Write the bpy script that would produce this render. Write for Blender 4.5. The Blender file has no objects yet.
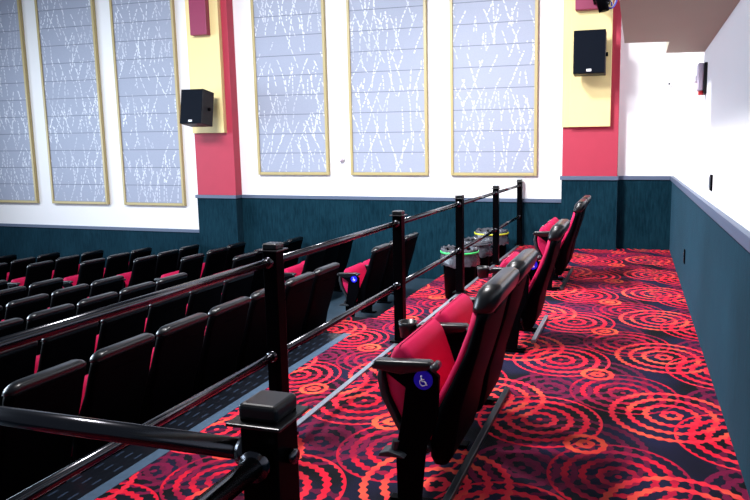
import bpy, bmesh, math, random
from mathutils import Vector, Matrix
random.seed(7)
S = bpy.context.scene
COL = S.collection
# ------------------------------------------------------------------ camera
F_PX, CX, CY = 637.17, 454.66, 233.46
YAW, PIT, ROL = 0.27710577, 0.12899567, -0.00695454
CAM_H = 1.55
cam_d = bpy.data.cameras.new('camera')
cam_d.sensor_fit = 'HORIZONTAL'; cam_d.sensor_width = 36
cam_d.lens = F_PX / 750 * 36
cam_d.shift_x = -(CX - 375) / 750
cam_d.shift_y = (CY - 250) / 750
cam_d.clip_start = 0.02
cam = bpy.data.objects.new('camera', cam_d); COL.objects.link(cam)
fw = Vector((-math.sin(YAW) * math.cos(PIT), math.cos(YAW) * math.cos(PIT), -math.sin(PIT)))
rt = Vector((math.cos(YAW), math.sin(YAW), 0)); up = rt.cross(fw)
r2 = math.cos(ROL) * rt + math.sin(ROL) * up
u2 = -math.sin(ROL) * rt + math.cos(ROL) * up
mw = Matrix((r2, u2, -fw)).transposed().to_4x4(); mw.translation = (0, 0, CAM_H)
cam.matrix_world = mw
S.camera = cam
# ------------------------------------------------------------------ view, world, lights
S.view_settings.view_transform = 'Standard'; S.view_settings.look = 'None'
S.view_settings.gamma = 1; S.view_settings.use_curve_mapping = False
S.view_settings.exposure = 0.0
W = bpy.data.worlds.new('world'); S.world = W; W.use_nodes = True
bg = W.node_tree.nodes['Background']
bg.inputs[0].default_value = (0.62, 0.76, 1.0, 1); bg.inputs[1].default_value = 0.12
def area(name, loc, target, sx, sy, power, col=(1, 1, 1), spread=180):
    d = bpy.data.lights.new(name, 'AREA'); d.shape = 'RECTANGLE'; d.size = sx; d.size_y = sy
    d.energy = power; d.color = col; d.spread = math.radians(spread)
    o = bpy.data.objects.new(name, d); COL.objects.link(o); o.location = loc
    o.rotation_euler = (Vector(target) - Vector(loc)).to_track_quat('-Z', 'Y').to_euler()
    return o
area('ceiling_light_house', (-5.6, 3.2, 5.4), (-4.4, 9.8, 0.2), 4.0, 1.0, 400, (0.93, 0.96, 1.0), 110)
area('ceiling_light_rear', (-3.2, 5.6, 5.8), (-0.4, 7.8, 0.0), 0.6, 0.6, 230, (1.0, 0.98, 0.98), 110)
area('seat_fill_light', (-3.0, 2.4, 5.4), (-0.6, 3.2, 0.3), 0.7, 0.7, 95, (1.0, 0.97, 0.97), 90)  # added fill, brightens the companion seat cushions and the near carpet
area('ceiling_light_front', (-12.0, 4.6, 5.6), (-11.0, 10.0, 0.2), 3.0, 1.0, 95, (0.84, 0.92, 1.0), 90)
area('left_fill_light', (-15.5, 4.0, 1.8), (0.5, 5.0, 1.6), 7.0, 3.0, 600, (0.70, 0.84, 1.0), 110)  # unseen fill added on the left to brighten the right wall and wainscot

# ------------------------------------------------------------------ material helpers
def srgb(r, g, b):
    f = lambda c: (c / 255 / 12.92) if c / 255 <= 0.04045 else ((c / 255 + 0.055) / 1.055) ** 2.4
    return (f(r), f(g), f(b), 1)
class NT:
    def __init__(s, name):
        s.m = bpy.data.materials.new(name); s.m.use_nodes = True
        s.t = s.m.node_tree; s.b = s.t.nodes['Principled BSDF']
        s.co = s.t.nodes.new('ShaderNodeTexCoord')
    def n(s, typ, **kw):
        x = s.t.nodes.new(typ)
        for k, v in kw.items(): setattr(x, k, v)
        return x
    def put(s, sock, v):
        if isinstance(v, bpy.types.NodeSocket): s.t.links.new(v, sock)
        else: sock.default_value = v
    def math(s, op, a, b=None, c=None):
        x = s.n('ShaderNodeMath', operation=op); s.put(x.inputs[0], a)
        if b is not None: s.put(x.inputs[1], b)
        if c is not None: s.put(x.inputs[2], c)
        return x.outputs[0]
    def mix(s, fac, a, b):
        x = s.n('ShaderNodeMix', data_type='RGBA')
        s.put(x.inputs[0], fac); s.put(x.inputs[6], a); s.put(x.inputs[7], b)
        return x.outputs[2]
    def noise(s, scale, vec=None, detail=3, rough=0.5):
        x = s.n('ShaderNodeTexNoise'); x.inputs['Scale'].default_value = scale
        x.inputs['Detail'].default_value = detail; x.inputs['Roughness'].default_value = rough
        s.put(x.inputs['Vector'], vec if vec is not None else s.co.outputs['Object'])
        return x.outputs['Fac']
    def scaled(s, v, src=None):
        x = s.n('ShaderNodeVectorMath', operation='MULTIPLY')
        s.put(x.inputs[0], src if src is not None else s.co.outputs['Object']); x.inputs[1].default_value = v
        return x.outputs[0]
    def ramp(s, fac, a, b):
        x = s.n('ShaderNodeMapRange'); x.inputs[1].default_value = a; x.inputs[2].default_value = b
        s.put(x.inputs[0], fac); return x.outputs[0]
    def bump(s, h, strength=0.2, dist=0.01):
        x = s.n('ShaderNodeBump'); x.inputs['Strength'].default_value = strength
        x.inputs['Distance'].default_value = dist; s.put(x.inputs['Height'], h)
        s.t.links.new(x.outputs[0], s.b.inputs['Normal'])
    def out(s, col, rough=0.5, metal=0.0, spec=0.5):
        s.put(s.b.inputs['Base Color'], col); s.put(s.b.inputs['Roughness'], rough)
        s.b.inputs['Metallic'].default_value = metal; s.b.inputs['Specular IOR Level'].default_value = spec
        return s.m
def plain(name, col, rough=0.5, metal=0.0, spec=0.5, var=0.12, scale=9, bump=0.0):
    t = NT(name); k = t.noise(scale)
    dk = tuple(c * (1 - var) for c in col[:3]) + (1,); lt = tuple(min(1, c * (1 + var)) for c in col[:3]) + (1,)
    if bump: t.bump(t.noise(scale * 12), bump, 0.002)
    return t.out(t.mix(k, dk, lt), rough, metal, spec)

M = {}
M['plaster'] = plain('white_plaster', srgb(236, 236, 238), 0.75, var=0.02, scale=2)
M['plaster_cream'] = plain('cream_plaster', srgb(232, 226, 216), 0.8, var=0.02, scale=2)
M['soffit'] = plain('soffit_paint', srgb(172, 164, 146), 0.85, var=0.03, scale=2)
M['cap'] = plain('grey_blue_rail', srgb(84, 98, 122), 0.45, var=0.08)
M['red_wall'] = plain('red_paint', srgb(172, 42, 68), 0.6, var=0.06, scale=6)
M['maroon'] = plain('maroon_paint', srgb(136, 34, 76), 0.5, var=0.06)
M['yellow'] = plain('yellow_paint', srgb(232, 210, 148), 0.5, var=0.04, scale=3)
M['gold'] = plain('gold_frame', srgb(178, 162, 112), 0.4, var=0.08)
M['black_plastic'] = plain('black_plastic', (0.0012, 0.0012, 0.002, 1), 0.5, var=0.2, spec=0.05)
M['black_vinyl'] = plain('black_vinyl', (0.002, 0.0025, 0.004, 1), 0.36, var=0.2, spec=0.45, scale=20)
M['black_vinyl'].node_tree.nodes['Principled BSDF'].inputs['Coat Weight'].default_value = 0.25
M['black_vinyl'].node_tree.nodes['Principled BSDF'].inputs['Coat Roughness'].default_value = 0.22
M['black_plastic'].node_tree.nodes['Principled BSDF'].inputs['IOR'].default_value = 1.25
M['black_metal'] = plain('black_gloss_metal', (0.001, 0.001, 0.0015, 1), 0.28, var=0.2, spec=0.12)
M['black_metal'].node_tree.nodes['Principled BSDF'].inputs['IOR'].default_value = 1.2
M['rail'] = plain('dark_polished_rail', (0.085, 0.085, 0.095, 1), 0.19, metal=1.0, var=0.1)
M['grille'] = plain('speaker_grille', (0.001, 0.003, 0.008, 1), 0.7, var=0.5, scale=60, spec=0.08)
M['speaker_case'] = plain('speaker_case', (0.008, 0.008, 0.010, 1), 0.5, var=0.2, spec=0.25)
M['white_plastic'] = plain('white_plastic', srgb(245, 245, 248), 0.4, var=0.03)
M['lilac_plastic'] = plain('strobe_plastic', srgb(205, 195, 215), 0.4, var=0.05)
M['red_plastic'] = plain('red_plastic', srgb(200, 30, 40), 0.4, var=0.05)
M['blue_sign'] = plain('blue_sign', (0.008, 0.012, 0.95, 1), 0.35, var=0.05)
M['steel'] = plain('brushed_steel', srgb(168, 178, 190), 0.34, metal=0.8, var=0.1, scale=30)
M['grey_pan'] = plain('dark_grey_plastic', (0.018, 0.022, 0.028, 1), 0.38, var=0.2)
M['bag'] = plain('clear_bin_liner', (0.06, 0.065, 0.08, 1), 0.15, var=0.6, scale=30, spec=0.9, bump=0.6)
M['band_yellow'] = plain('yellow_band', srgb(215, 220, 60), 0.4, var=0.05)
M['band_green'] = plain('green_band', srgb(60, 215, 110), 0.4, var=0.05)
M['cable'] = plain('blue_cable', srgb(60, 60, 170), 0.4, var=0.2)

def m_red():
    t = NT('crimson_seat_fabric'); n = t.noise(350, detail=2)
    t.bump(n, 0.25, 0.002)
    return t.out(t.mix(t.noise(6), (0.46, 0.002, 0.060, 1), (0.60, 0.004, 0.09, 1)), 0.7, spec=0.3)
M['red_fabric'] = m_red()

def m_wains():
    t = NT('teal_wall_carpet')
    a = t.noise(1.0, t.scaled((34, 34, 5)), 4, 0.65); b = t.noise(2.2, detail=4)
    f = t.math('ADD', t.math('MULTIPLY', a, 0.75), t.math('MULTIPLY', b, 0.35))
    f = t.ramp(f, 0.38, 0.75)
    t.bump(t.noise(160, detail=2), 0.3, 0.004)
    t.b.inputs['Sheen Weight'].default_value = 0.16; t.b.inputs['Sheen Roughness'].default_value = 0.5; t.b.inputs['Sheen Tint'].default_value = (0.25, 0.66, 1.0, 1)
    return t.out(t.mix(f, (0.001, 0.012, 0.021, 1), (0.006, 0.033, 0.052, 1)), 0.9, spec=0.05)
M['wainscot'] = m_wains()

def m_concrete():
    t = NT('blue_grey_floor'); f = t.ramp(t.noise(3, detail=6, rough=0.7), 0.3, 0.7)
    return t.out(t.mix(f, (0.012, 0.026, 0.042, 1), (0.035, 0.065, 0.095, 1)), 0.42)
M['concrete'] = m_concrete()
M['nosing'] = plain('blue_grey_nosing', (0.07, 0.12, 0.19, 1), 0.4, var=0.25, scale=25)

def m_ledge():
    t = NT('dashed_tread'); sep = t.n('ShaderNodeSeparateXYZ'); t.put(sep.inputs[0], t.co.outputs['Object'])
    y = t.math('FRACT', t.math('DIVIDE', sep.outputs[1], 0.16)); yd = t.math('LESS_THAN', y, 0.42)
    x = t.math('FRACT', t.math('DIVIDE', sep.outputs[0], 0.07)); xd = t.math('LESS_THAN', x, 0.18)
    k = t.math('MULTIPLY', yd, xd)
    return t.out(t.mix(k, (0.003, 0.005, 0.010, 1), (0.03, 0.05, 0.09, 1)), 0.35)
M['tread'] = m_ledge()

def m_carpet():
    t = NT('ring_carpet'); P = 1.1
    sep = t.n('ShaderNodeSeparateXYZ'); t.put(sep.inputs[0], t.co.outputs['Object'])
    def rings(cx, cy, R, sp, wd, ph=0.0):
        dx = t.math('WRAP', t.math('SUBTRACT', sep.outputs[0], cx), P / 2, -P / 2)
        dy = t.math('WRAP', t.math('SUBTRACT', sep.outputs[1], cy), P / 2, -P / 2)
        d = t.math('SQRT', t.math('ADD', t.math('MULTIPLY', dx, dx), t.math('MULTIPLY', dy, dy)))
        q = t.math('ADD', t.math('DIVIDE', d, sp), ph)
        i = t.math('FLOOR', q); fr = t.math('ABSOLUTE', t.math('SUBTRACT', t.math('SUBTRACT', q, i), 0.5))
        nb = t.math('ROUND', t.math('MULTIPLY', t.math('ADD', t.math('SUBTRACT', i, ph), 0.5), 2 * math.pi * sp / 0.052))
        lobe = t.math('SINE', t.math('MULTIPLY', t.math('ARCTAN2', dy, dx), nb))
        k = t.math('LESS_THAN', fr, t.math('ADD', t.math('MULTIPLY', lobe, 0.058), wd / 2))
        return t.math('MULTIPLY', k, t.math('LESS_THAN', d, R)), lobe
    col = t.mix(t.ramp(t.noise(2.2, detail=1), 0.4, 0.6), (0.001, 0.001, 0.004, 1), (0.008, 0.008, 0.036, 1))
    hue = t.ramp(t.noise(4.5, detail=1), 0.45, 0.62)
    mar = (0.17, 0.004, 0.045, 1)
    k, l = rings(-0.28, 3.20, 0.42, 0.09, 0.40, 0.3); col = t.mix(k, col, (0.12, 0.004, 0.035, 1))
    k, l = rings(-0.50, 4.04, 0.27, 0.085, 0.42, 0.5); col = t.mix(k, col, mar)
    k, l = rings(-0.04, 4.07, 0.34, 0.085, 0.40, 0.5); col = t.mix(k, col, t.mix(hue, (0.30, 0.004, 0.04, 1), (0.66, 0.007, 0.035, 1)))
    k, l = rings(-0.50, 3.53, 0.36, 0.090, 0.40, 0.5); col = t.mix(k, col, t.mix(hue, (0.72, 0.007, 0.035, 1), (0.82, 0.028, 0.055, 1)))
    k, l = rings(0.24, 3.78, 0.39, 0.0975, 0.36, 0.0); col = t.mix(k, col, t.mix(hue, (0.80, 0.020, 0.05, 1), (0.84, 0.095, 0.055, 1)))
    k, l = rings(-0.22, 4.38, 0.135, 0.065, 0.55, 0.0); col = t.mix(k, col, t.mix(hue, (0.82, 0.05, 0.04, 1), (0.84, 0.12, 0.05, 1)))
    t.bump(t.noise(420, detail=2), 0.5, 0.004)
    return t.out(col, 0.85, spec=0.2)
M['carpet'] = m_carpet()

def m_panel():
    t = NT('patterned_acoustic_fabric')
    sep = t.n('ShaderNodeSeparateXYZ'); t.put(sep.inputs[0], t.co.outputs['Object'])
    geo = t.n('ShaderNodeNewGeometry'); sg = t.n('ShaderNodeSeparateXYZ'); t.put(sg.inputs[0], geo.outputs['Position'])
    x, z = sg.outputs[0], sep.outputs[2]
    def layer(dens, slope, w, seed, dashf, thr):
        bend = t.math('MULTIPLY', t.noise(0.9, geo.outputs['Position']), 1.6 * (1 if seed % 2 else -1))
        u = t.math('ADD', t.math('ADD', t.math('MULTIPLY', x, dens), t.math('MULTIPLY', z, slope)), t.math('ADD', bend, seed * 3.7))
        i = t.math('FLOOR', u); f = t.math('ABSOLUTE', t.math('SUBTRACT', t.math('SUBTRACT', u, i), 0.5))
        cv = t.n('ShaderNodeCombineXYZ'); t.put(cv.inputs[0], t.math('MULTIPLY', i, 5.3)); t.put(cv.inputs[1], t.math('MULTIPLY', z, 1.5))
        seg = t.math('GREATER_THAN', t.noise(1.0, cv.outputs[0], detail=1), thr)
        ds = t.math('GREATER_THAN', t.math('SINE', t.math('ADD', t.math('MULTIPLY', z, dashf), t.math('MULTIPLY', x, 30.0))), -0.55)
        return t.math('MULTIPLY', t.math('MULTIPLY', t.math('LESS_THAN', f, w), seg), ds)
    ks = [layer(5.5, 2.0, 0.055, 1, 62, 0.50), layer(5.0, -2.1, 0.05, 2, 75, 0.50), layer(6.5, 0.5, 0.06, 3, 95, 0.53), layer(6.0, -0.9, 0.055, 4, 50, 0.54)]
    k = t.math('MAXIMUM', t.math('MAXIMUM', ks[0], ks[1]), t.math('MAXIMUM', ks[2], ks[3]))
    fade = t.ramp(t.noise(1.3, detail=2), 0.35, 0.62)
    k = t.math('MULTIPLY', k, t.math('ADD', t.math('MULTIPLY', fade, 0.45), 0.22))
    weave = t.noise(1.0, t.scaled((60, 60, 240)), 2)
    base = t.mix(weave, (0.27, 0.30, 0.40, 1), (0.36, 0.395, 0.50, 1))
    base = t.mix(k, base, (0.90, 0.93, 1.0, 1))
    seam = t.math('LESS_THAN', t.math('FRACT', t.math('DIVIDE', t.math('SUBTRACT', z, 0.045), 0.34)), 0.035)
    base = t.mix(seam, base, (0.14, 0.16, 0.21, 1))
    return t.out(base, 0.6)
M['panel'] = m_panel()

# ------------------------------------------------------------------ mesh helpers
def link(name, bm, mat, parent=None, smooth=False):
    me = bpy.data.meshes.new(name)
    bmesh.ops.recalc_face_normals(bm, faces=bm.faces[:])
    bm.to_mesh(me); bm.free(); me.materials.append(M[mat])
    if smooth:
        for p in me.polygons: p.use_smooth = True
    o = bpy.data.objects.new(name, me); COL.objects.link(o)
    if parent: o.parent = parent
    return o
def tag(o, label=None, cat=None, group=None, kind=None):
    if label: o['label'] = label
    if cat: o['category'] = cat
    if group: o['group'] = group
    if kind: o['kind'] = kind
    return o
def empty(name, loc, label, cat, group=None, rz=0):
    o = bpy.data.objects.new(name, None); COL.objects.link(o); o.location = loc; o.rotation_euler = (0, 0, rz)
    o.empty_display_size = 0.1
    return tag(o, label, cat, group)
def box(bm, x0, x1, y0, y1, z0, z1, bev=0.0, seg=2):
    t = bmesh.new(); bmesh.ops.create_cube(t, size=1)
    for v in t.verts: v.co = Vector(((x0 + x1) / 2 + v.co.x * (x1 - x0), (y0 + y1) / 2 + v.co.y * (y1 - y0), (z0 + z1) / 2 + v.co.z * (z1 - z0)))
    if bev: bmesh.ops.bevel(t, geom=t.edges[:], offset=bev, segments=seg, affect='EDGES', profile=0.5)
    merge(bm, t)
def merge(bm, t, mat=None):
    if mat is not None: bmesh.ops.transform(t, matrix=mat, verts=t.verts)
    mp = [bm.verts.new(v.co) for v in t.verts]; t.verts.index_update()
    for f in t.faces:
        try: bm.faces.new([mp[v.index] for v in f.verts])
        except ValueError: pass
    t.free()
def prism(bm, pts, y0, y1, bev=0.0, seg=2):
    """polygon of (x, z) extruded along y"""
    t = bmesh.new(); a = [t.verts.new((p[0], y0, p[1])) for p in pts]; b = [t.verts.new((p[0], y1, p[1])) for p in pts]
    n = len(pts); t.faces.new(a); t.faces.new(b[::-1])
    for i in range(n): t.faces.new((a[i], b[i], b[(i + 1) % n], a[(i + 1) % n]))
    bmesh.ops.recalc_face_normals(t, faces=t.faces[:])
    if bev: bmesh.ops.bevel(t, geom=t.edges[:], offset=bev, segments=seg, affect='EDGES', profile=0.5)
    merge(bm, t)
def slab(bm, pts, z0, z1):
    """polygon of (x, y) extruded along z"""
    a = [bm.verts.new((p[0], p[1], z0)) for p in pts]; b = [bm.verts.new((p[0], p[1], z1)) for p in pts]
    n = len(pts); bm.faces.new(a[::-1]); bm.faces.new(b)
    for i in range(n): bm.faces.new((a[i], a[(i + 1) % n], b[(i + 1) % n], b[i]))
def tube(bm, path, r, n=14, caps=True):
    path = [Vector(p) for p in path]; rings = []
    for i, p in enumerate(path):
        d = (path[min(i + 1, len(path) - 1)] - path[max(i - 1, 0)]).normalized()
        q = d.to_track_quat('Z', 'Y')
        rr = r[i] if isinstance(r, (list, tuple)) else r
        rings.append([bm.verts.new(p + q @ Vector((rr * math.cos(2 * math.pi * k / n), rr * math.sin(2 * math.pi * k / n), 0))) for k in range(n)])
    for a, b in zip(rings, rings[1:]):
        for k in range(n): bm.faces.new((a[k], a[(k + 1) % n], b[(k + 1) % n], b[k]))
    if caps: bm.faces.new(rings[0][::-1]); bm.faces.new(rings[-1])
def lathe(bm, prof, cx=0, cy=0, n=28, wob=0.0, rnd=None):
    rings = []
    for (r, z) in prof:
        rings.append([bm.verts.new((cx + (r + (rnd.uniform(-wob, wob) if rnd else 0)) * math.cos(2 * math.pi * k / n),
                                    cy + (r + (rnd.uniform(-wob, wob) if rnd else 0)) * math.sin(2 * math.pi * k / n),
                                    z + (rnd.uniform(-wob, wob) if rnd else 0))) for k in range(n)])
    for a, b in zip(rings, rings[1:]):
        for k in range(n): bm.faces.new((a[k], a[(k + 1) % n], b[(k + 1) % n], b[k]))
    return rings
def loft(bm, secs, n=6):
    """secs: (z, x_front, x_rear, half_width, corner_radius); rounded-rectangle rings"""
    rings = []
    for (z, xf, xr, hw, cr) in secs:
        cx = (xf + xr) / 2; hx = abs(xr - xf) / 2; c = min(cr, hx * 0.98, hw * 0.98); ring = []
        for (sx, sy, a0) in ((1, 1, 0), (-1, 1, 90), (-1, -1, 180), (1, -1, 270)):
            for i in range(n):
                a = math.radians(a0 + 90 * i / (n - 1))
                ring.append(bm.verts.new((cx + sx * (hx - c) + c * math.cos(a), sy * (hw - c) + c * math.sin(a), z)))
        rings.append(ring)
    N = len(rings[0])
    for a, b in zip(rings, rings[1:]):
        for k in range(N): bm.faces.new((a[k], a[(k + 1) % N], b[(k + 1) % N], b[k]))
    bm.faces.new(rings[0][::-1]); bm.faces.new(rings[-1])

# ================================================================== SETTING
YW, XR = 10.32, 0.55        # far wall and right wall planes
def struct(name, bm, mat, smooth=False): return tag(link(name, bm, mat, None, smooth), kind='structure')
# walls
bm = bmesh.new(); box(bm, -16.5, XR + 0.2, YW, YW + 0.2, -2.6, 6.8); struct('wall_far', bm, 'plaster')
bm = bmesh.new(); box(bm, XR, XR + 0.2, -3.0, YW, -0.3, 6.8); struct('wall_right', bm, 'plaster')
# wainscots (fabric covering fixed to the walls) and their cap rails
W1 = 0.77; W2 = 1.145; W0 = 0.09
bm = bmesh.new(); box(bm, -16.5, -7.1, YW - 0.02, YW, -2.6, W0 - 0.06); struct('wall_far_wainscot_left', bm, 'wainscot')
bm = bmesh.new(); box(bm, -7.1, -1.10, YW - 0.02, YW, -2.6, W1 - 0.06); struct('wall_far_wainscot_middle', bm, 'wainscot')
bm = bmesh.new(); box(bm, -1.10, XR, YW - 0.02, YW, -0.3, W2 - 0.06); struct('wall_far_wainscot_right', bm, 'wainscot')
bm = bmesh.new(); box(bm, XR - 0.02, XR, -3.0, YW - 0.02, 0, W2 - 0.06); struct('wall_right_wainscot', bm, 'wainscot')
bm = bmesh.new(); box(bm, -16.5, -7.85, YW - 0.04, YW, W0 - 0.06, W0, 0.004); struct('trim_1', bm, 'cap')
bm = bmesh.new(); box(bm, -7.06, -1.10, YW - 0.04, YW, W1 - 0.06, W1, 0.004); struct('trim_2', bm, 'cap')
bm = bmesh.new(); box(bm, -0.28, XR - 0.04, YW - 0.04, YW, W2 - 0.06, W2, 0.004); struct('trim_3', bm, 'cap')
bm = bmesh.new(); box(bm, XR - 0.04, XR, -3.0, YW, W2 - 0.07, W2, 0.004); struct('trim_4', bm, 'cap')
# pillars
YP = 10.13
def pillar(side, x0, x1, zs, zcap):
    bm = bmesh.new(); box(bm, x0, x1, YP, YW, zcap, 6.8, 0.004); struct('wall_pillar_' + side, bm, 'red_wall')
    bm = bmesh.new(); box(bm, x0 - 0.005, x1 + 0.005, YP - 0.015, YW - 0.02, zs, zcap - 0.06); struct('wall_pillar_wainscot_' + side, bm, 'wainscot')
    bm = bmesh.new(); box(bm, x0 - 0.03, x1 + 0.02, YP - 0.04, YW, zcap - 0.06, zcap, 0.004); struct('trim_' + ('5' if side == 'left' else '6'), bm, 'cap')
pillar('left', -7.86, -7.04, -2.6, W1)
pillar('right', -1.12, -0.28, -0.3, W2)
# raised walkway with the ringed carpet
STEP, EDGE, LOW = -1.84, -2.79, -0.32
bm = bmesh.new(); slab(bm, [(STEP, -3), (XR, -3), (XR, YW - 0.02), (STEP, YW - 0.02)], -0.9, 0.0); struct('floor', bm, 'carpet')
bm = bmesh.new(); slab(bm, [(EDGE, -3), (STEP, -3), (STEP, YW - 0.02), (EDGE, YW - 0.02), (EDGE, 6.5), (-3.2, 6.5), (-3.2, 5.86), (EDGE, 5.86)], -0.9, LOW); struct('floor_aisle', bm, 'carpet')
bm = bmesh.new(); box(bm, -3.10, EDGE, -1.5, 5.86, -0.9, LOW - 0.004); struct('floor_ledge', bm, 'tread')
bm = bmesh.new(); box(bm, -2.87, -2.785, -1.5, 5.86, LOW - 0.004, LOW + 0.003); struct('trim_7', bm, 'nosing')
bm = bmesh.new(); box(bm, STEP - 0.004, -1.805, -3.0, YW - 0.03, -0.03, 0.012, 0.003); struct('trim_8', bm, 'steel')
# seating tiers stepping down to the left
ROWX = [-3.17, -4.33, -5.47, -6.54, -7.68, -8.79, -9.95, -11.05, -12.2]
ROWD = [1.21, 1.37, 1.50, 1.60, 1.71, 1.81, 1.90, 1.99, 2.08]
SH = 0.985
ROWZ = [CAM_H - d - SH for d in ROWD]
for i in range(9):
    xr = EDGE if i == 0 else ROWX[i] + 0.06
    xl = (ROWX[i + 1] + 0.06) if i < 8 else -16.5
    bm = bmesh.new(); box(bm, xl, xr, -3.0, YW - 0.02, -2.6, ROWZ[i]); struct('floor_tier_%s' % ('one two three four five six seven eight nine'.split()[i]), bm, 'concrete')
# lowered ceiling over the back of the walkway, with a notch at its far edge
bm = bmesh.new(); slab(bm, [(-0.12, -3), (XR, -3), (XR, 6.17), (0.225, 6.12), (0.225, 5.5), (-0.12, 5.46)], 2.4, 3.1); struct('ceiling', bm, 'soffit')

# ================================================================== ACOUSTIC PANELS
ap = [('acoustic_panel', -6.64, -5.22, 1.14, 'grey acoustic fabric panel in a gold frame, just right of the left red pillar'),
      ('acoustic_panel', -4.80, -3.38, 1.14, 'middle grey acoustic panel of the three between the two red pillars'),
      ('acoustic_panel', -2.98, -1.54, 1.14, 'grey gold-framed acoustic panel nearest the right pillar with the square speaker'),
      ('acoustic_panel', -9.68, -8.27, 0.54, 'grey acoustic panel immediately left of the left red pillar and its tilted speaker'),
      ('acoustic_panel', -11.47, -10.07, 0.54, 'grey gold-framed acoustic panel, middle of the three left of the left pillar'),
      ('acoustic_panel', -13.28, -11.86, 0.54, 'grey acoustic panel cut off by the left edge of the photo')]
for nm, x0, x1, z0, lb in ap:
    t = empty(nm, ((x0 + x1) / 2, YW, z0), lb, 'wall panel', 'gold-framed acoustic panels on the far wall')
    w = (x1 - x0) / 2; h = 5.3 - z0
    bm = bmesh.new(); box(bm, -w + 0.045, w - 0.045, -0.045, -0.001, 0.045, h - 0.045); link('fabric', bm, 'panel', t)
    bm = bmesh.new()
    box(bm, -w, -w + 0.05, -0.065, -0.001, 0, h, 0.006); box(bm, w - 0.05, w, -0.065, -0.001, 0, h, 0.006)
    box(bm, -w + 0.05, w - 0.05, -0.065, -0.001, 0, 0.05, 0.006); box(bm, -w + 0.05, w - 0.05, -0.065, -0.001, h - 0.05, h, 0.006)
    link('frame', bm, 'gold', t)

# ================================================================== YELLOW BOARDS ON THE PILLARS
def board(x0, x1, lb):
    t = empty('pillar_board', (x0, YP, 1.9), lb, 'wall board', 'yellow boards on the pillars'); w = x1 - x0
    bm = bmesh.new(); box(bm, 0, w, -0.05, -0.001, 0, 4.4, 0.004); link('back_board', bm, 'yellow', t)
    bm = bmesh.new(); box(bm, 0.12, w, -0.09, -0.05, 0, 4.4, 0.006); link('raised_board', bm, 'yellow', t)
    bm = bmesh.new(); box(bm, 0.19, w - 0.17, -0.2, -0.09, 1.71, 4.3, 0.008)
    o = link('upper_block', bm, 'maroon', t); o['label'] = 'maroon block on the yellow board'
board(-7.86, -7.16, 'yellow board with maroon block on the left red pillar')
board(-1.13, -0.40, 'yellow board with maroon block on the right red pillar')

# ================================================================== SPEAKERS
def speaker(loc, w, h, d, tilt, lb, yaw=0):
    t = empty('wall_speaker', loc, lb, 'speaker', 'black speakers on the pillars', yaw)
    t.rotation_euler = (math.radians(tilt), 0, yaw)
    bm = bmesh.new(); prism(bm, [(-w / 2, -h / 2), (w / 2, -h / 2), (w / 2, h / 2), (-w / 2, h / 2)], -d / 2, d / 2, 0.008); link('cabinet', bm, 'speaker_case', t)
    bm = bmesh.new(); box(bm, -w / 2 + 0.006, w / 2 - 0.006, -d / 2 - 0.014, -d / 2 + 0.0, -h / 2 + 0.006, h / 2 - 0.006, 0.005); link('grille', bm, 'grille', t)
    bm = bmesh.new(); box(bm, -0.035, 0.035, -d / 2 - 0.02, -d / 2 - 0.013, -h / 2 + 0.03, -h / 2 + 0.065, 0.003); link('badge', bm, 'white_plastic', t)
    bm = bmesh.new(); box(bm, -0.05, 0.05, d / 2, d / 2 + 0.12, -0.04, 0.04, 0.006); box(bm, -0.08, 0.08, d / 2 + 0.1, d / 2 + 0.13, -0.12, 0.12, 0.004)
    link('wall_bracket', bm, 'speaker_case', t)
    bm = bmesh.new(); tube(bm, [(w / 2 - 0.005, 0.02, -0.02), (w / 2 + 0.03, 0.02, -0.02)], 0.03); link('tilt_knob', bm, 'black_plastic', t, True)
speaker((-7.42, 9.68, 2.32), 0.44, 0.60, 0.30, -9, 'black speaker tilted downward on the left pillar')
speaker((-0.70, 9.76, 2.95), 0.455, 0.62, 0.26, -2, 'black square speaker on the right pillar')
# stage spotlight high on the right pillar with its cables
t = empty('spotlight', (-0.54, 9.72, 3.55), 'small black spotlight with looped blue cable at the top of the right pillar', 'spotlight')
bm = bmesh.new(); tube(bm, [(0, 0, 0.0), (0.03, 0.01, -0.02), (-0.06, 0.0, 0.34)], [0.06, 0.075, 0.09], 18)
link('lamp_body', bm, 'black_plastic', t, True)
bm = bmesh.new(); box(bm, -0.13, -0.10, -0.02, 0.28, 0.12, 0.16, 0.003); box(bm, -0.11, 0.10, 0.25, 0.28, 0.12, 0.16, 0.003); box(bm, 0.07, 0.10, -0.02, 0.28, 0.12, 0.16, 0.003); link('yoke', bm, 'black_plastic', t)
bm = bmesh.new(); pts = []
for i in range(28):
    a = i / 27 * 3.2 * math.pi
    pts.append((0.08 + 0.12 * i / 27 + 0.05 * math.cos(a), 0.08 + 0.03 * math.sin(a * 0.7), 0.06 + 0.08 * math.sin(a) + 0.22 * (i / 27) ** 2))
tube(bm, pts, 0.012, 8); link('cable', bm, 'cable', t, True)
bm = bmesh.new(); pts = [(0.06 + 0.012 * i, 0.1 + 0.02 * math.sin(i), 0.05 + 0.07 * math.sin(i * 0.55) + 0.012 * i) for i in range(18)]
tube(bm, pts, 0.007, 8); o = link('cable', bm, 'white_plastic', t, True); o['label'] = 'white cable'

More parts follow.
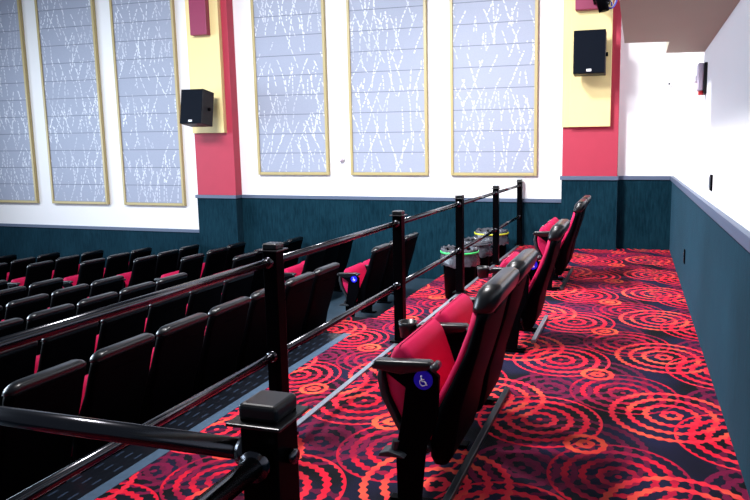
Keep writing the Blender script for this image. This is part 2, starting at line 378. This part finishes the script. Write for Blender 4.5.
# ================================================================== SMALL WALL FITTINGS
t = empty('strobe_alarm', (XR, 5.9, 2.14), 'lilac-grey alarm strobe with red tip on the right wall below the lowered ceiling', 'alarm')
bm = bmesh.new(); box(bm, -0.025, -0.001, -0.08, 0.08, -0.13, 0.13, 0.006); link('back_plate', bm, 'speaker_case', t)
bm = bmesh.new(); box(bm, -0.075, -0.025, -0.06, 0.06, -0.10, 0.13, 0.012); link('housing', bm, 'lilac_plastic', t)
bm = bmesh.new(); box(bm, -0.10, -0.073, -0.03, 0.03, -0.03, 0.03, 0.01); link('lens', bm, 'white_plastic', t)
bm = bmesh.new(); box(bm, -0.06, -0.025, -0.05, 0.05, -0.135, -0.10, 0.008); link('sounder', bm, 'red_plastic', t)
t = empty('light_switch', (XR, 5.14, 1.30), 'dark switch plate on the white right wall above the wainscot rail', 'switch')
bm = bmesh.new(); box(bm, -0.012, -0.001, -0.055, 0.055, -0.06, 0.06, 0.004); link('plate', bm, 'black_plastic', t)
bm = bmesh.new(); box(bm, -0.022, -0.012, -0.018, 0.018, -0.045, 0.045, 0.003); link('rocker', bm, 'steel', t)
t = empty('wall_outlet', (XR - 0.02, 7.16, 0.41), 'slim black outlet low on the blue wainscot of the right wall', 'outlet')
bm = bmesh.new(); box(bm, -0.012, -0.001, -0.04, 0.04, -0.075, 0.075, 0.004); link('plate', bm, 'black_plastic', t)
bm = bmesh.new(); box(bm, -0.017, -0.012, -0.02, 0.02, -0.045, -0.01, 0.002); box(bm, -0.017, -0.012, -0.02, 0.02, 0.01, 0.045, 0.002); link('socket', bm, 'grey_pan', t)
t = empty('wall_sensor', (0.44, YW, 2.54), 'tiny white sensor on the far wall by the right corner', 'sensor')
bm = bmesh.new(); box(bm, -0.03, 0.03, -0.035, -0.001, -0.06, 0.06, 0.01); link('housing', bm, 'white_plastic', t)
bm = bmesh.new(); box(bm, -0.012, 0.012, -0.042, -0.034, -0.03, 0.0, 0.003); link('lens', bm, 'grey_pan', t)
t = empty('security_camera', (-4.98, YW, 1.44), 'small white camera on the wall between two acoustic panels', 'camera')
bm = bmesh.new(); box(bm, -0.05, 0.05, -0.03, -0.001, -0.05, 0.06, 0.01); link('base', bm, 'white_plastic', t)
bm = bmesh.new(); bmesh.ops.create_uvsphere(bm, u_segments=16, v_segments=10, radius=0.042, matrix=Matrix.Translation((0.0, -0.05, -0.035))); link('dome', bm, 'lilac_plastic', t, True)

# ================================================================== GUARD RAIL
RX = -1.81
rail = empty('guard_rail', (RX, 1.07, 0), 'black metal guard rail with square posts and round rails beside the walkway', 'railing')
def loc(p): return Vector(p) - Vector((RX, 1.07, 0))
def post(x, y):
    p = loc((x, y, 0)); s = 0.039
    bm = bmesh.new(); box(bm, p.x - s, p.x + s, p.y - s, p.y + s, 0.012, 1.055, 0.004); o = link('post', bm, 'black_metal', rail)
    bm = bmesh.new(); box(bm, p.x - s - 0.018, p.x + s + 0.018, p.y - s - 0.018, p.y + s + 0.018, 1.042, 1.049, 0.002)
    box(bm, p.x - s - 0.002, p.x + s + 0.002, p.y - s - 0.002, p.y + s + 0.002, 1.049, 1.082, 0.009, 3); link('post_cap', bm, 'black_vinyl', o)
    bm = bmesh.new(); box(bm, p.x - s - 0.03, p.x + s + 0.03, p.y - s - 0.03, p.y + s + 0.03, 0.012, 0.03, 0.004); link('base_plate', bm, 'black_metal', o)
ys = [1.07, 2.90, 4.73, 6.57, 8.42, 10.24]
for y in ys: post(RX, y)
post(-0.668, 1.03)
def rbar(name, a, b, r=0.021):
    bm = bmesh.new(); tube(bm, [loc(a), loc(b)], r, 20)
    d = (Vector(b) - Vector(a)).normalized()
    for e, s in ((a, 1), (b, -1)):
        e = Vector(e); tube(bm, [loc(e), loc(e + d * 0.022 * s)], r + 0.009, 20)
    link(name, bm, 'rail', rail, True)
for i in range(5):
    a, b = ys[i] + 0.039, ys[i + 1] - 0.039
    rbar('top_rail', (RX, a, 0.985), (RX, b, 0.985)); rbar('mid_rail', (RX, a, 0.485), (RX, b, 0.485))
rbar('top_rail', (RX + 0.039, 1.03, 0.97), (-0.707, 1.03, 0.97)); rbar('mid_rail', (RX + 0.039, 1.03, 0.485), (-0.707, 1.03, 0.485))
rbar('top_rail', (-0.668, 0.991, 0.97), (-0.668, -0.6, 0.97)); rbar('mid_rail', (-0.668, 0.991, 0.485), (-0.668, -0.6, 0.485))
post(-0.668, -0.64)
bm = bmesh.new(); tube(bm, [loc((-0.629, 1.03, 0.97)), loc((-0.612, 1.03, 0.97))], 0.014, 12); link('cap_screw', bm, 'rail', rail, True)

# ================================================================== THEATRE SEATS
# local frame: faces -X, width along Y, origin on the floor below the arm rear
def make_back(w, slim=False):
    h = w / 2
    if slim:      # auditorium seats: thin padded roll along the top edge
        B = make_back(w)
        B['shell'] = B['shell'][:-1] + [(0.90, 0.218, 0.286, h, 0.032), (0.945, 0.228, 0.298, h * 0.98, 0.034)]
        B['shell'] = [(z, a - 0.012 if 0.3 < z < 0.9 else a, b, c, d) for z, a, b, c, d in B['shell']]
        B['cushion'] = [(z, a + 0.004, b, c * 0.86, d) for z, a, b, c, d in B['cushion']]
        B['head'] = [(0.925, 0.206, 0.296, h * 0.99, 0.042), (0.945, 0.210, 0.310, h * 0.99, 0.048), (0.962, 0.218, 0.316, h * 0.95, 0.046),
                     (0.977, 0.230, 0.312, h * 0.88, 0.038), (0.987, 0.246, 0.300, h * 0.78, 0.026)]
        return B
    return dict(
        shell=[(0.15, 0.005, 0.07, h * 0.80, 0.025), (0.19, -0.005, 0.095, h * 0.88, 0.03), (0.28, 0.0, 0.118, h * 0.94, 0.035), (0.42, 0.035, 0.142, h * 0.98, 0.035),
               (0.56, 0.105, 0.185, h, 0.03), (0.70, 0.168, 0.228, h, 0.028), (0.82, 0.208, 0.256, h, 0.024), (0.89, 0.222, 0.276, h, 0.026)],
        cushion=[(0.36, -0.010, 0.05, h * 0.84, 0.03), (0.44, 0.018, 0.07, h * 0.92, 0.03), (0.56, 0.080, 0.125, h * 0.95, 0.022), (0.66, 0.128, 0.17, h * 0.96, 0.02),
                 (0.78, 0.174, 0.215, h * 0.96, 0.02), (0.875, 0.200, 0.235, h * 0.95, 0.018)],
        head=[(0.872, 0.196, 0.284, h * 1.0, 0.04), (0.895, 0.198, 0.302, h * 1.01, 0.048), (0.930, 0.206, 0.318, h * 1.0, 0.052), (0.960, 0.218, 0.325, h * 0.96, 0.05),
              (0.978, 0.234, 0.320, h * 0.90, 0.04), (0.990, 0.252, 0.306, h * 0.82, 0.026)])
def icon(bm):
    """wheelchair symbol in the XZ plane, unit radius 1"""
    def st(p, r): tube(bm, [(a, 0, b) for a, b in p], r, 8)
    st([(0.02 + 0.40 * math.cos(math.radians(a)), -0.22 + 0.40 * math.sin(math.radians(a))) for a in range(135, 385, 14)], 0.055)
    st([(-0.16, 0.36), (-0.10, -0.08), (0.26, -0.08), (0.44, -0.50), (0.56, -0.46)], 0.075)
    st([(-0.14, 0.16), (0.20, 0.16)], 0.06)
    t = bmesh.new(); bmesh.ops.create_uvsphere(t, u_segments=12, v_segments=8, radius=0.12); merge(bm, t, Matrix.Translation((-0.19, 0, 0.52)))
def standard(par, y, logo=False, cup=False, hood=True):
    """arm standard at local y: armrest, side panel, leg"""
    bm = bmesh.new(); prism(bm, [(-0.235, 0.632), (-0.215, 0.655), (0.03, 0.665), (0.05, 0.650), (0.02, 0.625), (-0.10, 0.60), (-0.225, 0.615)], y - 0.028, y + 0.028, 0.008)
    link('armrest', bm, 'black_vinyl', par, True)
    bm = bmesh.new(); prism(bm, [(-0.19, 0.615), (0.02, 0.635), (0.07, 0.60), (0.06, 0.40), (0.005, 0.27), (-0.02, 0.02), (-0.125, 0.02), (-0.13, 0.25), (-0.10, 0.40), (-0.08, 0.54)], y - 0.018, y + 0.018, 0.006)
    link('side_standard', bm, 'black_plastic', par)
    bm = bmesh.new(); box(bm, -0.17, 0.04, y - 0.035, y + 0.035, 0.0, 0.018, 0.004); link('foot', bm, 'black_metal', par)
    bm = bmesh.new(); tube(bm, [(0.055, y - 0.03, 0.642), (0.055, y + 0.03, 0.642)], 0.018, 12); link('pivot', bm, 'grey_pan', par, True)
    if hood:
        bm = bmesh.new(); prism(bm, [(-0.20, 0.232), (-0.19, 0.25), (-0.15, 0.262), (-0.09, 0.248), (-0.075, 0.235), (-0.12, 0.235)], y - 0.055, y + 0.02, 0.004)
        tube(bm, [(-0.135, y - 0.02, 0.25), (-0.125, y - 0.02, 0.30)], 0.016, 10)
        link('aisle_light_hood', bm, 'grey_pan', par)
    if cup:
        bm = bmesh.new(); c = (-0.29, y)
        lathe(bm, [(0.036, 0.575), (0.040, 0.575), (0.048, 0.64), (0.050, 0.657), (0.044, 0.657), (0.040, 0.60), (0.0005, 0.585)], c[0], c[1], 24)
        box(bm, -0.25, -0.2, y - 0.014, y + 0.014, 0.61, 0.64, 0.003)
        link('cup_holder', bm, 'black_vinyl', par, True)
    if logo:
        bm = bmesh.new(); tube(bm, [(0.005, y - 0.018, 0.585), (0.005, y - 0.026, 0.585)], 0.042, 32); s = link('sign_disc', bm, 'blue_sign', par)
        s['label'] = 'round blue disc with a white wheelchair symbol'
        bm = bmesh.new(); icon(bm); bmesh.ops.scale(bm, vec=(0.036, 0.03, 0.036), verts=bm.verts); bmesh.ops.translate(bm, vec=(0.004, y - 0.0265, 0.583), verts=bm.verts)
        link('wheelchair_symbol', bm, 'white_plastic', s, True)
def make_seat(name, w, pitch, near=dict(), far=None, hood=True, slim=False):
    t = bpy.data.objects.new(name, None); COL.objects.link(t); t.empty_display_size = 0.1
    B = make_back(w, slim)
    bm = bmesh.new(); loft(bm, B['shell']); box(bm, 0.255, 0.266, -w * 0.16, w * 0.30, 0.832, 0.838, 0.002); link('back_shell', bm, 'black_plastic', t, True)
    bm = bmesh.new(); loft(bm, B['cushion']); link('back_cushion', bm, 'red_fabric', t, True)
    bm = bmesh.new(); loft(bm, B['head']); link('headrest', bm, 'black_vinyl', t, True)
    # tipped-up seat: fat cushion behind a curved dark pan
    sw = w / 2 - 0.012
    bm = bmesh.new(); prism(bm, [(-0.175, 0.66), (-0.150, 0.700), (-0.115, 0.705), (-0.075, 0.665), (-0.045, 0.58), (-0.005, 0.46), (0.015, 0.36), (0.01, 0.27), (-0.06, 0.26), (-0.13, 0.36), (-0.185, 0.47), (-0.205, 0.57)], -sw, sw, 0.024, 4)
    link('seat_cushion', bm, 'red_fabric', t, True)
    bm = bmesh.new(); prism(bm, [(-0.195, 0.645), (-0.222, 0.62), (-0.240, 0.55), (-0.222, 0.46), (-0.165, 0.35), (-0.125, 0.28), (-0.03, 0.205), (0.01, 0.225), (0.0, 0.255), (-0.07, 0.250), (-0.14, 0.35), (-0.19, 0.46), (-0.212, 0.57), (-0.19, 0.635)], -sw - 0.004, sw + 0.004, 0.005)
    link('seat_pan', bm, 'grey_pan', t, True)
    standard(t, -pitch / 2, hood=hood, **near)
    if far is not None: standard(t, pitch / 2, hood=hood, **far)
    return t
def dup(root, loc, rz=0.0):
    r = root.copy(); COL.objects.link(r); r.location = loc; r.rotation_euler = (0, 0, rz)
    for k in list(r.keys()):
        if k in ('label', 'category', 'group'): del r[k]
    for ch in list(root.children):
        c = ch.copy(); COL.objects.link(c); c.parent = r
        for g in ch.children:
            d = g.copy(); COL.objects.link(d); d.parent = c
    return r
# --- companion seats along the walkway
BX = -0.85
P = 0.60
comp = [(2.49, 'nearest', [dict(logo=True), dict(cup=True)], dict(), (-0.25, 1.42),
         ['nearest red companion seat with blue wheelchair disc on its near arm', 'red companion seat beside the nearest one, reached over the shared cup holder']),
        (4.74, 'middle', [dict(cup=True)], dict(logo=True), (0.24, 1.05),
         ['single red companion seat standing alone in the middle of the walkway row']),
        (7.00, 'farthest', [dict(), dict()], dict(logo=True), (0.0, 1.25),
         ['red companion seat, nearer of the farthest walkway pair', 'red companion seat nearest the far wall, blue wheelchair disc on its far arm'])]
for y0, q, nr, fr, (b0, b1), lbs in comp:
    for k, args in enumerate(nr):
        a = make_seat('companion_seat', 0.515, P, args, fr if k == len(nr) - 1 else None); a.location = (BX + (0.02 if q == 'middle' else 0), y0 + P * (k + 0.5), 0)
        tag(a, lbs[k], 'seat', 'companion seats on the carpeted walkway')
    t = empty('floor_mounting', (BX, y0, 0), 'metal floor beam under the %s of the companion seats' % q, 'seat base', 'floor beams under the companion seats')
    bm = bmesh.new(); box(bm, 0.07, 0.105, b0, b1, 0.0, 0.03, 0.003); link('long_beam', bm, 'steel' if q == 'middle' else 'grey_pan', t)
    for yy in (0.0, P * len(nr)):
        bm = bmesh.new(); box(bm, -0.16, 0.07, yy - 0.02, yy + 0.02, 0.018, 0.03, 0.002); link('cross_bar', bm, 'black_metal', t)

# --- auditorium rows
from mathutils import Vector as V
def px(p):
    d = V(p) - V((0, 0, CAM_H)); z = d.dot(fw)
    return (CX + F_PX * d.dot(r2) / z, CY - F_PX * d.dot(u2) / z) if z > 0.3 else (-9999, 0)
ORD = 'first second third fourth fifth sixth seventh eighth ninth tenth eleventh twelfth thirteenth fourteenth fifteenth'.split()
PN = 0.565
first = make_seat('cinema_seat', 0.505, PN, dict(), None, hood=False, slim=True)
end_seat = make_seat('cinema_seat', 0.505, PN, dict(), dict(), hood=False, slim=True)
disc_seat = make_seat('cinema_seat', 0.505, PN, dict(logo=True), None, hood=True, slim=True)
used = set()
def place(proto, loc, label, group):
    if proto.name in used: o = dup(proto, loc)
    else: o = proto; o.location = loc; used.add(proto.name)
    tag(o, label, 'seat', group); return o
near_end = [6.37, 6.48, 6.75, 6.84, 6.95, 7.02]
for r in range(6):
    k = 0; y = near_end[r] - PN / 2
    while k < 15:
        p = px((ROWX[r], y + 0.2, ROWZ[r] + SH))
        if p[0] < -45 or p[1] > 520: break
        place(end_seat if k == 0 else first, (ROWX[r] - 0.25, y, ROWZ[r]),
              ('black-backed cinema seat, near block, %s row from the railing, %s from the aisle' % (ORD[r], ORD[k])), 'cinema seats in the near block')
        y -= PN; k += 1
far_rows = {0: [7.90, 8.47, 9.04], 1: [8.45, 9.05, 9.68], 2: [8.42, 9.01, 9.6, 10.19], 3: [8.66, 9.36, 9.97], 4: [8.93, 9.54, 10.17],
            5: [8.95, 9.58, 10.2], 6: [8.95, 9.58, 10.2], 7: [8.97, 9.6, 10.2], 8: [8.97, 9.6, 10.2]}
for r, es in far_rows.items():
    for k, e in enumerate(es):
        pr_ = disc_seat if (r == 0 and k == 0) else (end_seat if k == len(es) - 1 else first)
        dx = 0.0 if r < 1 else -0.04 - 0.09 * min(r, 3) / 3 - 0.06 * k
        lb = 'cinema seat by the far aisle step, blue wheelchair disc on its near arm' if pr_ is disc_seat else \
             'black-backed cinema seat, far block, %s row from the railing, %s from the aisle' % (ORD[r], ORD[k])
        place(pr_, (ROWX[r] - 0.25 + dx, e - 0.285, ROWZ[r]), lb, 'cinema seats in the far block')

# ================================================================== WASTE BINS
def bin_(x, y, r, h, band, lb, sd):
    rnd = random.Random(sd)
    t = empty('waste_bin', (x, y, LOW), lb, 'bin', 'lined waste bins along the guard rail')
    bm = bmesh.new(); rs = lathe(bm, [(r * 0.84, 0.0), (r * 0.98, h * 0.97), (r * 1.0, h), (r * 0.95, h), (r * 0.80, 0.02)], n=32)
    bm.faces.new(rs[0][::-1]); bm.faces.new(rs[-1]); link('bin_body', bm, 'black_plastic', t, True)
    bm = bmesh.new(); lathe(bm, [(r * 0.92, h - 0.10), (r * 0.95, h + 0.005), (r * 1.0, h + 0.028), (r * 1.05, h + 0.005), (r * 1.05, h - 0.05), (r * 1.09, h - 0.10), (r * 1.13, h - 0.15), (r * 1.10, h - 0.19)], n=40, wob=0.014, rnd=rnd)
    link('bin_liner', bm, 'bag', t, True)
    bm = bmesh.new(); lathe(bm, [(r * 1.065, h - 0.035), (r * 1.10, h - 0.035), (r * 1.10, h - 0.012), (r * 1.065, h - 0.012), (r * 1.065, h - 0.035)], n=36)
    link('liner_band', bm, band, t, True)
bin_(-2.14, 7.75, 0.225, 0.62, 'band_green', 'black bin with green liner band, nearest of the three by the rail', 1)
bin_(-2.17, 8.65, 0.225, 0.60, 'bag', 'black bin with a loose pale liner, middle of the three', 2)
bin_(-2.18, 9.80, 0.25, 0.60, 'band_yellow', 'black bin with yellow liner band, farthest of the three', 3)
